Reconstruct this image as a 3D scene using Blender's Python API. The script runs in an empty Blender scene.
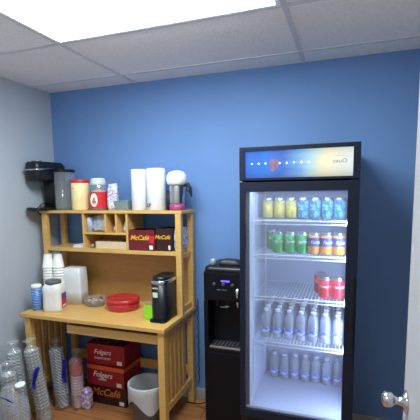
import bpy, bmesh, math, random
from mathutils import Vector, Matrix, noise
random.seed(7)
ORD = ['topmost', 'second from the top', 'third from the top', 'fourth from the top', 'fifth from the top', 'sixth from the top', 'seventh from the top', 'eighth from the top',
       'eighth from the bottom', 'seventh from the bottom', 'sixth from the bottom', 'fifth from the bottom', 'fourth from the bottom', 'third from the bottom', 'second from the bottom', 'bottom one']
def ordn(k, n):
    # k counts from the bottom
    t = n-1-k
    return ORD[t] if t < 8 else ORD[15-k] if k < 8 else ('ninth' if k == n-9 else 'tenth')+' from the top'
SIDE = ['leftmost', 'second from left', 'third from left', 'fourth from left', 'third from right', 'second from right', 'rightmost']
PI = math.pi
S = bpy.context.scene
COL = S.collection

# ------------------------------------------------------------------ camera, world, exposure
cam_d = bpy.data.cameras.new('camera'); cam = bpy.data.objects.new('camera', cam_d); COL.objects.link(cam)
YAW, PITCH, ROLL = -0.3399, -0.1203, -0.0129
fw = Vector((math.sin(YAW)*math.cos(PITCH), math.cos(YAW)*math.cos(PITCH), math.sin(PITCH)))
rt = Vector((math.cos(YAW), -math.sin(YAW), 0)); up = rt.cross(fw)
r2 = rt*math.cos(ROLL)+up*math.sin(ROLL); u2 = -rt*math.sin(ROLL)+up*math.cos(ROLL)
M4 = Matrix((r2, u2, -fw)).transposed().to_4x4(); M4.translation = Vector((2.293, -2.6438, 1.586))
cam.matrix_world = M4
cam_d.sensor_width = 36; cam_d.lens = 36*386.9/420; cam_d.shift_y = 29.5/420
cam_d.clip_start = .05
S.camera = cam
w = bpy.data.worlds.new('room_air'); S.world = w; w.use_nodes = True
w.node_tree.nodes['Background'].inputs[0].default_value = (.6, .7, 1, 1)
w.node_tree.nodes['Background'].inputs[1].default_value = .1
LAMP = 21.0       # radiance of the ceiling fixture lens
LAMP_FILL = 15.0   # added unseen fill panel behind the viewer, for frontal light
FRIDGE = 72.0      # fridge light strips
S.view_settings.view_transform = 'Standard'; S.view_settings.look = 'None'
S.view_settings.exposure = 0.16; S.view_settings.gamma = 1; S.view_settings.use_curve_mapping = False
S.cycles.use_denoising = True
S.cycles.max_bounces = 10; S.cycles.transparent_max_bounces = 40

# ------------------------------------------------------------------ materials
def lin(c): return tuple(((v/255)/12.92 if v/255 <= .04045 else ((v/255+.055)/1.055)**2.4) for v in c)+(1,)
_m = {}
def mat(name, c, rough=.6, metal=0, var=.06, scale=20, bump=0, bscale=80, emit=None, es=1, coat=0, stretch=None, spec=.5):
    if name in _m: return _m[name]
    m = bpy.data.materials.new(name); m.use_nodes = True; N = m.node_tree.nodes; L = m.node_tree.links
    b = N['Principled BSDF']; c = lin(c)
    tc = N.new('ShaderNodeTexCoord'); mp = N.new('ShaderNodeMapping'); L.new(tc.outputs['Object'], mp.inputs[0])
    if stretch: mp.inputs['Scale'].default_value = stretch
    n = N.new('ShaderNodeTexNoise'); n.inputs['Scale'].default_value = scale; n.inputs['Detail'].default_value = 4
    L.new(mp.outputs[0], n.inputs['Vector'])
    r = N.new('ShaderNodeValToRGB')
    r.color_ramp.elements[0].position = .3; r.color_ramp.elements[1].position = .7
    r.color_ramp.elements[0].color = tuple(v*(1-var) for v in c[:3])+(1,)
    r.color_ramp.elements[1].color = tuple(min(1, v*(1+var)) for v in c[:3])+(1,)
    L.new(n.outputs[0], r.inputs[0]); L.new(r.outputs[0], b.inputs['Base Color'])
    b.inputs['Roughness'].default_value = rough; b.inputs['Metallic'].default_value = metal
    b.inputs['Coat Weight'].default_value = coat; b.inputs['Specular IOR Level'].default_value = spec
    if bump:
        n2 = N.new('ShaderNodeTexNoise'); n2.inputs['Scale'].default_value = bscale; n2.inputs['Detail'].default_value = 5
        L.new(mp.outputs[0], n2.inputs['Vector'])
        bp = N.new('ShaderNodeBump'); bp.inputs['Strength'].default_value = bump; bp.inputs['Distance'].default_value = .01
        L.new(n2.outputs[0], bp.inputs['Height']); L.new(bp.outputs[0], b.inputs['Normal'])
    if emit:
        b.inputs['Emission Color'].default_value = lin(emit); b.inputs['Emission Strength'].default_value = es
    _m[name] = m; return m
def clear(name, tint, amount=.15, rough=.1, white=0.0):
    """thin clear plastic or glass: see-through film with a fresnel sheen and a little haze"""
    if name in _m: return _m[name]
    m = bpy.data.materials.new(name); m.use_nodes = True; N = m.node_tree.nodes; L = m.node_tree.links
    for x in list(N): N.remove(x)
    o = N.new('ShaderNodeOutputMaterial'); t = N.new('ShaderNodeBsdfTransparent'); g = N.new('ShaderNodeBsdfGlossy')
    d = N.new('ShaderNodeBsdfDiffuse'); d.inputs[0].default_value = lin((235, 240, 245))
    t.inputs[0].default_value = lin(tint); g.inputs['Roughness'].default_value = rough
    lw = N.new('ShaderNodeLayerWeight'); lw.inputs[0].default_value = .5
    pw = N.new('ShaderNodeMath'); pw.operation = 'POWER'; pw.inputs[1].default_value = 3.0; L.new(lw.outputs['Facing'], pw.inputs[0])
    ma = N.new('ShaderNodeMath'); ma.operation = 'MULTIPLY_ADD'; ma.inputs[1].default_value = amount; ma.inputs[2].default_value = .03+amount*.12; L.new(pw.outputs[0], ma.inputs[0])
    nz = N.new('ShaderNodeTexNoise'); nz.inputs['Scale'].default_value = 40
    bp = N.new('ShaderNodeBump'); bp.inputs['Strength'].default_value = .15 if rough > .05 else 0.0
    L.new(nz.outputs[0], bp.inputs['Height']); L.new(bp.outputs[0], g.inputs['Normal'])
    mx = N.new('ShaderNodeMixShader'); L.new(ma.outputs[0], mx.inputs[0])
    L.new(t.outputs[0], mx.inputs[1]); L.new(g.outputs[0], mx.inputs[2])
    m2 = N.new('ShaderNodeMixShader'); m2.inputs[0].default_value = white
    L.new(mx.outputs[0], m2.inputs[1]); L.new(d.outputs[0], m2.inputs[2]); L.new(m2.outputs[0], o.inputs[0])
    _m[name] = m; return m
def banded(name, base, cols, axis='Z', kind='wave', scale=10, rough=.4, metal=0, dist=2.0):
    """printed pattern: a wave or noise texture through a colour ramp"""
    if name in _m: return _m[name]
    m = bpy.data.materials.new(name); m.use_nodes = True; N = m.node_tree.nodes; L = m.node_tree.links
    b = N['Principled BSDF']; b.inputs['Roughness'].default_value = rough; b.inputs['Metallic'].default_value = metal
    tc = N.new('ShaderNodeTexCoord')
    if kind == 'wave':
        t = N.new('ShaderNodeTexWave'); t.bands_direction = axis; t.inputs['Scale'].default_value = scale; t.inputs['Distortion'].default_value = dist
        t.inputs['Detail'].default_value = 1
    elif kind == 'voronoi':
        t = N.new('ShaderNodeTexVoronoi'); t.inputs['Scale'].default_value = scale
    else:
        t = N.new('ShaderNodeTexNoise'); t.inputs['Scale'].default_value = scale; t.inputs['Detail'].default_value = 3
    L.new(tc.outputs['Object'], t.inputs['Vector'])
    r = N.new('ShaderNodeValToRGB'); r.color_ramp.elements[0].color = lin(base); r.color_ramp.elements[0].position = cols[0][0]-.08 if cols[0][0] > .08 else 0
    r.color_ramp.elements[1].color = lin(cols[-1][1]); r.color_ramp.elements[1].position = cols[-1][0]
    for p, c in cols[:-1]:
        e = r.color_ramp.elements.new(p); e.color = lin(c)
    L.new(t.outputs[0], r.inputs[0]); L.new(r.outputs[0], b.inputs['Base Color'])
    _m[name] = m; return m

WALLB = mat('blue_wall_paint', (104, 143, 200), .7, var=.03, scale=3, bump=.08, bscale=120)
WALLG = mat('grey_wall_paint', (176, 186, 198), .7, var=.03, scale=3, bump=.08, bscale=120)
WALLR = mat('white_wall_paint', (205, 205, 205), .8, var=.03, scale=3)
TILE = mat('ceiling_tile', (242, 243, 243), .9, var=.05, scale=60, bump=.3, bscale=150)
TBAR = mat('ceiling_grid_metal', (214, 214, 220), .5, var=.02)
WHITE_P = mat('white_enamel', (235, 237, 240), .4, var=.02)
BASEB = mat('baseboard_paint', (165, 165, 168), .5, var=.04)
DOORM = mat('door_paint', (172, 173, 175), .5, var=.02, scale=5)
PINE = mat('pine_wood', (212, 170, 98), .45, var=.09, scale=9, stretch=(1, 1, 9), coat=.15)
PINEX = mat('pine_board', (212, 170, 98), .42, var=.09, scale=9, stretch=(1, 9, 9), coat=.15)
PLY = mat('hutch_back_board', (186, 142, 80), .55, var=.08, scale=7, stretch=(1, 6, 6))
SLATD = mat('slat_wood', (194, 152, 84), .5, var=.1, scale=9, stretch=(1, 1, 9))
BLACK = mat('black_plastic', (18, 20, 28), .36, var=.2, spec=.4)
BLACKM = mat('matte_black_plastic', (20, 21, 25), .6, var=.2)
BLACKG = mat('gloss_black', (8, 10, 20), .42, var=.1, spec=.22)
CHROME = mat('chrome', (205, 208, 215), .2, 1, var=.03)
STEEL = mat('brushed_steel', (196, 198, 204), .3, 1, var=.06, scale=60)
FOAM = mat('white_foam', (240, 240, 236), .6, var=.02)
PAPER = mat('white_paper', (238, 240, 242), .8, var=.03, bump=.2, bscale=60)
CREAM = mat('cream_plastic', (246, 228, 170), .4, var=.03)
RED = mat('red_plastic', (214, 40, 44), .3, var=.05)
REDL = mat('red_label', (206, 40, 52), .4, var=.05)
TXTW = mat('white_ink', (240, 236, 230), .5, var=.01)
TXTY = mat('yellow_ink', (250, 190, 40), .5, var=.01)
TXTG = mat('grey_ink', (110, 120, 135), .5, var=.01)
TXTB = mat('blue_ink', (40, 66, 150), .5, var=.01)
CLEARJ = clear('clear_plastic', (236, 240, 244), .35, .12, .14)
FILM = clear('plastic_film', (248, 250, 252), .6, .14, .15)
CRUMPF = clear('slumped_film', (240, 243, 248), .6, .2, .17)
THINF = clear('thin_film', (250, 251, 253), .12, .2, .06)
FOGBAG = clear('bag_film', (232, 238, 246), .4, .22, .40)
GREENBIN = clear('green_clear_plastic', (196, 230, 224), .35, .1, .18)
GLASS = clear('door_glass', (236, 240, 246), .16, .02, .05)
WATER = clear('bottle_plastic', (226, 232, 242), .45, .08, .32)
SILV = mat('crumpled_foil', (198, 204, 214), .3, .6, var=.3, scale=40)

# floor: laminate planks
def floor_mat():
    m = bpy.data.materials.new('wood_plank_floor'); m.use_nodes = True; N = m.node_tree.nodes; L = m.node_tree.links
    b = N['Principled BSDF']; b.inputs['Roughness'].default_value = .38
    tc = N.new('ShaderNodeTexCoord'); br = N.new('ShaderNodeTexBrick'); L.new(tc.outputs['Object'], br.inputs['Vector'])
    br.inputs['Color1'].default_value = lin((176, 120, 74)); br.inputs['Color2'].default_value = lin((156, 102, 60)); br.inputs['Mortar'].default_value = lin((80, 48, 26))
    br.inputs['Scale'].default_value = 1; br.inputs['Brick Width'].default_value = .9; br.inputs['Row Height'].default_value = .12; br.inputs['Mortar Size'].default_value = .003
    mp = N.new('ShaderNodeMapping'); mp.inputs['Scale'].default_value = (2, 30, 1); L.new(tc.outputs['Object'], mp.inputs[0])
    n = N.new('ShaderNodeTexNoise'); n.inputs['Scale'].default_value = 2.2; n.inputs['Detail'].default_value = 7; L.new(mp.outputs[0], n.inputs['Vector'])
    mx = N.new('ShaderNodeMixRGB'); mx.blend_type = 'OVERLAY'; mx.inputs[0].default_value = .8
    L.new(br.outputs[0], mx.inputs[1]); L.new(n.outputs[0], mx.inputs[2]); L.new(mx.outputs[0], b.inputs['Base Color'])
    return m
FLOORM = floor_mat()

# ------------------------------------------------------------------ mesh helpers
def box(bm, x0, x1, y0, y1, z0, z1, bev=0.0, seg=2, mi=0):
    g = bmesh.ops.create_cube(bm, size=1)['verts']
    for v in g:
        v.co = Vector((x0+(v.co.x+.5)*(x1-x0), y0+(v.co.y+.5)*(y1-y0), z0+(v.co.z+.5)*(z1-z0)))
    fs = set(f for v in g for f in v.link_faces)
    for f in fs: f.material_index = mi
    if bev:
        es = list(set(e for v in g for e in v.link_edges))
        bmesh.ops.bevel(bm, geom=es, offset=bev, segments=seg, affect='EDGES', profile=.6)
    return bm
def lathe(bm, prof, cx=0, cy=0, n=28, caps=True, mis=None, sx=1, sy=1):
    rings = []
    for r, z in prof:
        rings.append([bm.verts.new((cx+r*sx*math.cos(2*PI*k/n), cy+r*sy*math.sin(2*PI*k/n), z)) for k in range(n)])
    for i in range(len(rings)-1):
        for k in range(n):
            f = bm.faces.new((rings[i][k], rings[i][(k+1) % n], rings[i+1][(k+1) % n], rings[i+1][k])); f.smooth = True
            if mis: f.material_index = mis[i]
    if caps:
        if prof[0][0] > 1e-4: bm.faces.new(list(reversed(rings[0])))
        if prof[-1][0] > 1e-4:
            f = bm.faces.new(rings[-1])
            if mis: f.material_index = mis[-1]
    return bm
def rrect(bm, w, d, rad, levels, n=6, cx=0, cy=0, caps=True):
    """rounded-rectangle sections; levels = [(scale_x, scale_y, z)]"""
    rings = []
    for sx, sy, z in levels:
        ring = []
        for q, (ax, ay) in enumerate(((1, 1), (-1, 1), (-1, -1), (1, -1))):
            for k in range(n+1):
                a = q*PI/2+k*PI/2/n
                ring.append(bm.verts.new((cx+(ax*(w/2-rad)+rad*math.cos(a))*sx, cy+(ay*(d/2-rad)+rad*math.sin(a))*sy, z)))
        rings.append(ring)
    m = len(rings[0])
    for i in range(len(rings)-1):
        for k in range(m):
            f = bm.faces.new((rings[i][k], rings[i][(k+1) % m], rings[i+1][(k+1) % m], rings[i+1][k])); f.smooth = True
    if caps: bm.faces.new(list(reversed(rings[0]))); bm.faces.new(rings[-1])
    return bm
def tube(bm, pts, r, n=8, radii=None):
    pts = [Vector(p) for p in pts]; rings = []; prev = None
    for i, p in enumerate(pts):
        d = (pts[min(i+1, len(pts)-1)]-pts[max(i-1, 0)]).normalized()
        a = prev or (Vector((0, 0, 1)) if abs(d.z) < .9 else Vector((1, 0, 0)))
        s = (a-d*a.dot(d)).normalized(); prev = s; t = d.cross(s); rr = radii[i] if radii else r
        rings.append([bm.verts.new(p+s*rr*math.cos(2*PI*k/n)+t*rr*math.sin(2*PI*k/n)) for k in range(n)])
    for i in range(len(rings)-1):
        for k in range(n):
            f = bm.faces.new((rings[i][k], rings[i][(k+1) % n], rings[i+1][(k+1) % n], rings[i+1][k])); f.smooth = True
    bm.faces.new(list(reversed(rings[0]))); bm.faces.new(rings[-1])
    return bm
def crumple(bm, amp, freq=18, seed=0, zmin=None):
    for v in bm.verts:
        if zmin is not None and v.co.z < zmin: continue
        o = noise.noise_vector(v.co*freq+Vector((seed*3.1, seed, 0))); v.co += o*amp
    return bm
def nb(): return bmesh.new()
def obj(name, bm, m, parent=None, loc=(0, 0, 0), rotz=0):
    bmesh.ops.recalc_face_normals(bm, faces=bm.faces)
    me = bpy.data.meshes.new(name); bm.to_mesh(me); bm.free()
    for q in (m if isinstance(m, (list, tuple)) else [m]): me.materials.append(q)
    o = bpy.data.objects.new(name, me); COL.objects.link(o)
    if parent: o.parent = parent
    o.location = loc; o.rotation_euler = (0, 0, rotz)
    return o
def tag(o, label, cat, group=None, kind=None):
    o['label'] = label; o['category'] = cat
    if group: o['group'] = group
    if kind: o['kind'] = kind
    return o
def thing(name, label, cat, loc=(0, 0, 0), rotz=0, group=None, rot=None):
    o = bpy.data.objects.new(name, None); COL.objects.link(o); o.empty_display_size = .05
    o.location = loc; o.rotation_euler = rot or (0, 0, rotz)
    return tag(o, label, cat, group)
def struct(name, bm, m):
    o = obj(name, bm, m); o['kind'] = 'structure'; return o
def dup(root, loc, rotz=None, label=None, group=None, rot=None):
    r = root.copy(); COL.objects.link(r); r.location = loc
    if rotz is not None: r.rotation_euler = (0, 0, rotz)
    if rot: r.rotation_euler = rot
    if label: r['label'] = label
    if group: r['group'] = group
    for ch in list(root.children):
        c = ch.copy(); COL.objects.link(c); c.parent = r
        for g in list(ch.children):
            d = g.copy(); COL.objects.link(d); d.parent = c
    return r
def letters(text, size, m, parent, loc, rot=(PI/2, 0, 0), wrap=None, name='lettering', depth=.0008, shear=0, font_scale=(1, 1)):
    """printed words as a thin raised mesh; wrap = (radius, angle) bends them round a vertical cylinder about the parent's axis"""
    cu = bpy.data.curves.new('t', 'FONT'); cu.body = text; cu.size = size; cu.align_x = 'CENTER'; cu.align_y = 'CENTER'
    cu.extrude = depth; cu.shear = shear; cu.resolution_u = 3; cu.offset = size*.012
    t = bpy.data.objects.new('t', cu); COL.objects.link(t)
    dg = bpy.context.evaluated_depsgraph_get(); dg.update()
    me = bpy.data.meshes.new_from_object(t.evaluated_get(dg)); bpy.data.objects.remove(t)
    me.materials.clear(); me.materials.append(m)
    for v in me.vertices: v.co.x *= font_scale[0]; v.co.y *= font_scale[1]
    o = bpy.data.objects.new(name, me); COL.objects.link(o); o.parent = parent
    if wrap:
        R, a0 = wrap
        for v in me.vertices:
            a = a0+v.co.x/R; rr = R+v.co.z; v.co = Vector((rr*math.cos(a), rr*math.sin(a), v.co.y+loc[2]))
        o.location = (0, 0, 0)
    else:
        o.location = loc; o.rotation_euler = rot
    return o

# ------------------------------------------------------------------ room shell
H = 2.404; XR = 2.78; YF = -4.3
struct('floor', box(nb(), -.1, XR+.1, YF-.1, .1, -.08, 0), FLOORM)
b = nb()
# slab with openings for the troffer and the added fill panel
def slab(b, x0, x1, y0, y1): box(b, x0, x1, y0, y1, H, H+.08)
TX0, TX1 = .802, 1.998
slab(b, -.1, TX0, YF-.1, .1); slab(b, TX1, XR+.1, YF-.1, .1)
ys = [(-.832, .1), (-2.662, -1.432), (YF-.1, -3.262)]
for a, c in ys: slab(b, TX0, TX1, a, c)
ceiling = struct('ceiling', b, TILE)
b = nb()
for x in (.79, 2.01): 
    for a, c in ((-0.82, 0), (-4.3, -.82)): box(b, x-.012, x+.012, a, c, H-.004, H+.001)
for k in range(8):
    y = -.21-.61*k
    if y > YF: box(b, 0, XR, y-.012, y+.012, H-.005, H+.001)
gr = obj('ceiling_grid', b, TBAR); gr['kind'] = 'structure'
struct('wall_back', box(nb(), -.1, XR+.1, 0, .1, 0, H), WALLB)
struct('wall_left', box(nb(), -.1, 0, YF, 0, 0, H), WALLG)
struct('wall_right', box(nb(), XR, XR+.1, YF-.1, .1, 0, H), WALLR)
b = nb()      # partition with the doorway the viewer stands in
box(b, 0, 1.62, -2.33, -2.23, 0, H); box(b, 2.54, XR, -2.33, -2.23, 0, H); box(b, 1.62, 2.54, -2.33, -2.23, 2.08, H)
struct('wall_doorway', b, WALLR)
struct('wall_front', box(nb(), -.1, XR+.1, YF-.1, YF, 0, H), WALLR)
bb = nb(); box(bb, 0, XR, -.012, 0, 0, .088, .003); struct('baseboard_back', bb, BASEB)
bb = nb(); box(bb, 0, .012, YF, -.012, 0, .088, .003); struct('baseboard_left', bb, BASEB)
# door swung into the room, hinged at the doorway beside the viewer
e0 = Vector((2.473, -1.40)); e1 = Vector((2.497, -2.20)); L_ = (e1-e0).length
ang = math.atan2(e1.y-e0.y, e1.x-e0.x)
d = bpy.data.objects.new('door_1', None); COL.objects.link(d); d.location = (e0.x, e0.y, 0); d.rotation_euler = (0, 0, ang); d['kind'] = 'structure'
box_d = nb(); box(box_d, 0, L_, 0, .04, .01, 2.05, .002); obj('door_panel', box_d, DOORM, d)
def knob(side):
    b = nb(); s = side
    prof = [(.032, 0), (.032, .006), (.014, .012), (.011, .028), (.013, .034), (.020, .040), (.024, .052), (.021, .062), (.010, .068), (0.0001, .069)]
    lathe(b, prof, n=24)
    o = obj('door_knob', b, CHROME, d, (.050, 0 if s < 0 else .04, .972)); o.rotation_euler = (PI/2 if s < 0 else -PI/2, 0, 0); return o
knob(-1); knob(1)
b = nb(); box(b, -.0015, .001, .008, .032, .91, .99); obj('latch_plate', b, CHROME, d)
# door frame in the right wall
b = nb(); box(b, 1.60, 1.63, -2.345, -2.215, 0, 2.09); box(b, 2.53, 2.56, -2.345, -2.215, 0, 2.09); box(b, 1.60, 2.56, -2.345, -2.215, 2.06, 2.09)
struct('trim_1', b, DOORM)

# ------------------------------------------------------------------ ceiling lights
def lens_mat(name, s):
    m = mat(name, (250, 250, 250), .5, emit=(240, 250, 252), es=s); return m
def troffer(label, y0, y1, s, nm):
    t = thing('ceiling_light', label, 'ceiling light', (TX0, y0, H-.014))
    W, D = TX1-TX0, y1-y0
    b = nb()
    for (x0, x1, a, c) in ((0, W, 0, .022), (0, W, D-.022, D), (0, .022, .022, D-.022), (W-.022, W, .022, D-.022)): box(b, x0, x1, a, c, 0.004, .02, .003)
    obj('frame', b, WHITE_P, t)
    b = nb(); n = 40    # gently pillowed prismatic lens
    vs = [[bm_v for bm_v in ()] for _ in range(0)]
    grid = [[b.verts.new((.022+(W-.044)*i/n, .022+(D-.044)*j/12, .010-.030*min(1, 6*min(i, n-i)/n)**.5*min(1, min(j, 12-j)/2)**.5)) for j in range(13)] for i in range(n+1)]
    for i in range(n):
        for j in range(12): b.faces.new((grid[i][j], grid[i+1][j], grid[i+1][j+1], grid[i][j+1])).smooth = True
    obj('diffuser', b, lens_mat(nm, s), t)
    b = nb(); box(b, .005, W-.005, .005, D-.005, .075, .08); box(b, .001, .005, .001, D-.001, .02, .08); box(b, W-.005, W-.001, .001, D-.001, .02, .08)
    box(b, .005, W-.005, .001, .005, .02, .08); box(b, .005, W-.005, D-.005, D-.001, .02, .08); obj('housing', b, WHITE_P, t)
    return t
troffer('glowing rectangular fluorescent panel in the white ceiling above the desk', -1.432, -.832, LAMP, 'lamp_lens')
troffer('added unseen fill light panel in the ceiling behind the viewer', -3.262, -2.662, LAMP_FILL, 'fill_lens_back')

# ------------------------------------------------------------------ desk with hutch
DH = .7486
desk = thing('desk', 'light pine desk with slatted sides, shelves of supplies above it', 'desk', (0, 0, 0))
dx0, dx1, dy0, dy1 = .115, 1.245, -.568, -.035
obj('desktop', box(nb(), dx0-.01, dx1+.005, dy0, dy1, DH-.028, DH, .004), PINEX, desk)
def leg(x, y, z1=DH-.028, s=.045, sy=.05): return obj('leg', box(nb(), x, x+s, y, y+sy, 0, z1, .003), PINE, desk)
leg(dx0+.02, dy0+.012); leg(dx1-.05, dy0+.012); leg(dx0+.02, dy1-.05); leg(dx1-.05, dy1-.05)
for x in (dx0+.03, dx1-.04):
    obj('side_rail', box(nb(), x, x+.022, dy0+.06, dy1-.05, .155, .205, .002), PINE, desk)
    obj('side_rail', box(nb(), x, x+.022, dy0+.06, dy1-.05, DH-.085, DH-.028, .002), PINE, desk)
    for k in range(5):
        y = dy0+.085+k*.066
        obj('slat', box(nb(), x+.003, x+.017, y, y+.042, .204, DH-.084, .001), SLATD, desk)
obj('back_rail', box(nb(), dx0+.06, dx1-.05, dy1-.045, dy1-.023, .225, .30, .002), PINEX, desk)
obj('back_rail', box(nb(), dx0+.06, dx1-.05, dy1-.045, dy1-.023, DH-.1, DH-.028, .002), PINEX, desk)
tr = obj('keyboard_tray', box(nb(), .49, 1.175, -.50, -.20, .635, .65, .002), PINEX, desk)
obj('tray_front', box(nb(), .485, 1.182, -.535, -.515, .632, .69, .002), PINEX, tr)
for x in (.475, 1.177): obj('tray_runner', box(nb(), x, x+.014, -.512, -.18, .635, DH-.028), PINE, tr)
# hutch: the top, the shelf, its posts and dividers stand on the desktop
hx0, hx1, hy0, hy1 = .075, 1.25, -.275, -.035
HT, HS = 1.4676, 1.1865
hut = thing('desk_hutch', 'pine shelf unit standing on the desk, with pigeonholes and open sides', 'shelf unit')
obj('top_board', box(nb(), hx0-.01, hx1+.005, hy0, hy1, HT-.02, HT, .003), PINEX, hut)
for x in (hx0, hx1-.042):
    for y in (hy0, hy1-.036):
        if x == hx0: z0 = DH; xx = x+.035
        else: z0 = DH; xx = x
        obj('post', box(nb(), xx if x > 1 else x+.012, (xx if x > 1 else x+.012)+.04, y, y+.036, DH, HT-.02, .002), PINE, hut)
for x in (hx0+.018, hx1-.034):
    obj('side_rail', box(nb(), x, x+.018, hy0+.036, hy1-.036, DH, DH+.045, .002), PINE, hut)
    obj('side_rail', box(nb(), x, x+.018, hy0+.036, hy1-.036, HS-.05, HS-.018, .002), PINE, hut)
obj('shelf', box(nb(), hx0+.05, hx1-.04, hy0+.005, hy1, HS-.016, HS, .002), PINEX, hut)
obj('shelf_lip', box(nb(), hx0+.05, hx1-.04, hy0, hy0+.006, HS-.025, HS+.002, .001), PINEX, hut)
obj('back_panel', box(nb(), hx0+.05, hx1-.04, hy1-.012, hy1-.004, DH, HS-.016), PLY, hut)
SZ = 1.308
obj('small_shelf', box(nb(), .47, .83, hy0+.008, hy1, SZ-.014, SZ, .001), PINEX, hut)
for x, z0 in ((.453, HS), (.645, SZ), (.735, SZ), (.822, HS)):
    obj('divider', box(nb(), x, x+.015, hy0+.006, hy1, z0, HT-.02, .001), PINE, hut)
obj('small_shelf_back', box(nb(), .468, .822, hy1-.01, hy1-.004, HS, HT-.02), PLY, hut)

# ------------------------------------------------------------------ things on top of the hutch
T = HT+.0005
# slim pod coffee maker (C-shaped side view, facing the viewer)
cm = thing('coffee_maker', 'tall black pod coffee maker with side water tank on the shelf unit top', 'coffee maker', (.10, -.17, T), rotz=-.15)
b = nb(); rrect(b, .135, .125, .025, [(1, 1, .0), (1, 1, .33)]); obj('body', b, BLACKM, cm, (0.01, .03, .012))
b = nb(); rrect(b, .135, .30, .04, [(1, 1, 0), (1, 1, .022)]); obj('base', b, BLACK, cm, (.01, -.055, 0))
b = nb(); rrect(b, .14, .285, .045, [(.94, .95, 0), (1, 1, .012), (1, 1, .10), (.97, .98, .13), (.85, .9, .142)]); obj('brew_head', b, BLACK, cm, (.01, -.05, .222))
b = nb(); tube(b, [(-.062, -.02, .315), (-.062, -.16, .305), (-.04, -.197, .303), (.06, -.197, .303), (.082, -.16, .305), (.082, -.05, .315)], .006); obj('handle', b, CHROME, cm)
b = nb(); lathe(b, [(.03, 0), (.035, .003), (.035, .01), (.0001, .012)]); obj('top_button', b, CHROME, cm, (.01, -.12, .363))
b = nb(); rrect(b, .09, .15, .03, [(1, 1, 0), (1.0, 1, .02), (1.04, 1.02, .285)], caps=True); tk = obj('water_tank', b, CLEARJ, cm, (.135, .02, .004))
b = nb(); rrect(b, .096, .156, .03, [(1, 1, .285), (1, 1, .30), (.9, .95, .305)]); obj('tank_lid', b, BLACK, tk)
b = nb(); rrect(b, .1, .1, .02, [(1, 1, 0), (1, 1, .006)]); obj('drip_grille', b, CHROME, cm, (.01, -.15, .0225))
b = nb(); tube(b, [(-.05, .0, .055), (-.075, -.03, .05), (-.085, -.06, .02), (-.09, -.06, -.02), (-.085, -.02, -.06)], .004); obj('power_cord', b, BLACKM, cm)

ca = thing('canister', 'cream round canister with a red lid on the shelf unit top', 'canister', (.372, -.165, T))
b = nb(); lathe(b, [(.064, 0), (.068, .005), (.068, .205), (.066, .208)]); obj('body', b, CREAM, ca)
b = nb(); lathe(b, [(.070, .204), (.0715, .207), (.0715, .222), (.067, .227), (.0001, .227)]); obj('lid', b, RED, ca)
letters('~', .03, TXTG, ca, (0, 0, .165), wrap=(.0683, -PI/2-.25))

cj = thing('snack_jar', 'clear jar with pale dome lid and red label beside the cream canister', 'jar', (.535, -.165, T))
b = nb(); lathe(b, [(.063, 0), (.067, .004), (.067, .155), (.063, .17), (.057, .19)], caps=False); obj('body', b, CLEARJ, cj)
b = nb(); lathe(b, [(.058, .186), (.06, .19), (.054, .222), (.046, .236), (.0001, .237)]); obj('lid', b, mat('pale_lid', (206, 218, 222), .4), cj)
b = nb(); lathe(b, [(.0685, .014), (.0685, .135)], caps=False); obj('label', b, REDL, cj)
b = nb()
for k in range(1):
    n = 14
    for i in range(n):
        pass
lathe(b, [(.0001, .0), (.024, .0), (.026, .003)], n=24)
pr = obj('label_print', b, TXTW, cj, (.008, -.0695, .075)); pr.rotation_euler = (PI/2, 0, .12); pr.scale = (1.1, 1.9, .4)
b = nb(); lathe(b, [(.0001, 0), (.009, 0), (.010, .002)], n=16); lathe(b, [(.0001, 0), (.015, 0), (.016, .002)], cx=0, cy=-.022, n=16)
pg = obj('biscuit_print', b, mat('biscuit_brown', (190, 130, 80), .6), cj, (.008, -.0705, .084)); pg.rotation_euler = (PI/2, 0, .12); pg.scale = (1, 1, .5)
b = nb(); lathe(b, [(.054, .01), (.056, .1), (.05, .14), (.0001, .16)], n=20); crumple(b, .006, 30, 3); obj('contents', b, mat('biscuits', (216, 190, 150), .8, var=.3, scale=60), cj)

# small pale bag right of it
b = nb(); rrect(b, .075, .07, .02, [(.9, .8, 0), (1.05, 1, .03), (1, 1, .1), (.9, .6, .16), (.8, .2, .195)], n=5); crumple(b, .008, 25, 4)
tag(obj('treat_bag', b, banded('speckled_bag', (225, 228, 235), [(.45, (225, 230, 240)), (.55, (150, 165, 200)), (.62, (210, 120, 130)), (.7, (235, 235, 240))], kind='noise', scale=55), loc=(.655, -.155, T), rotz=.1), 'small white and blue speckled bag between the red-labelled jar and green tub', 'bag')

gb = thing('plastic_tub', 'low pale green see-through tub left of the paper towel rolls', 'tub', (.735, -.13, T))
b = nb(); rrect(b, .125, .13, .02, [(.9, .9, 0), (1, 1, .06), (1, 1, .063), (.97, .97, .063), (.87, .87, .004)], caps=False); obj('body', b, GREENBIN, gb)
b = nb(); rrect(b, .132, .136, .02, [(1, 1, .063), (1, 1, .071)]); obj('lid', b, GREENBIN, gb)

def towel(label, x, r, h, tagprint=False):
    t = thing('paper_towel_roll', label, 'paper towel roll', (x, -.155, T), group='paper towel rolls on the shelf unit')
    b = nb(); lathe(b, [(.018, .002), (r-.004, 0), (r, .004), (r, h-.004), (r-.004, h), (.019, h), (.018, h-.02), (.018, .002)], caps=False, n=36); obj('roll', b, PAPER, t)
    b = nb(); lathe(b, [(r+.0015, .001), (r+.0018, h*.5), (r+.0015, h-.001)], caps=False, n=36); crumple(b, .0007, 30, 2); obj('wrapper', b, THINF, t)
    if tagprint:
        o = letters('S.P', .036, TXTB, t, (0, 0, .035), wrap=(r+.003, -PI/2-.45), name='printed_mark')
    return t
towel('narrower of the two white wrapped paper towel rolls, left one', .878, .058, .29)
towel('thicker white wrapped paper towel roll with a small blue mark', 1.013, .068, .293, True)

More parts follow.
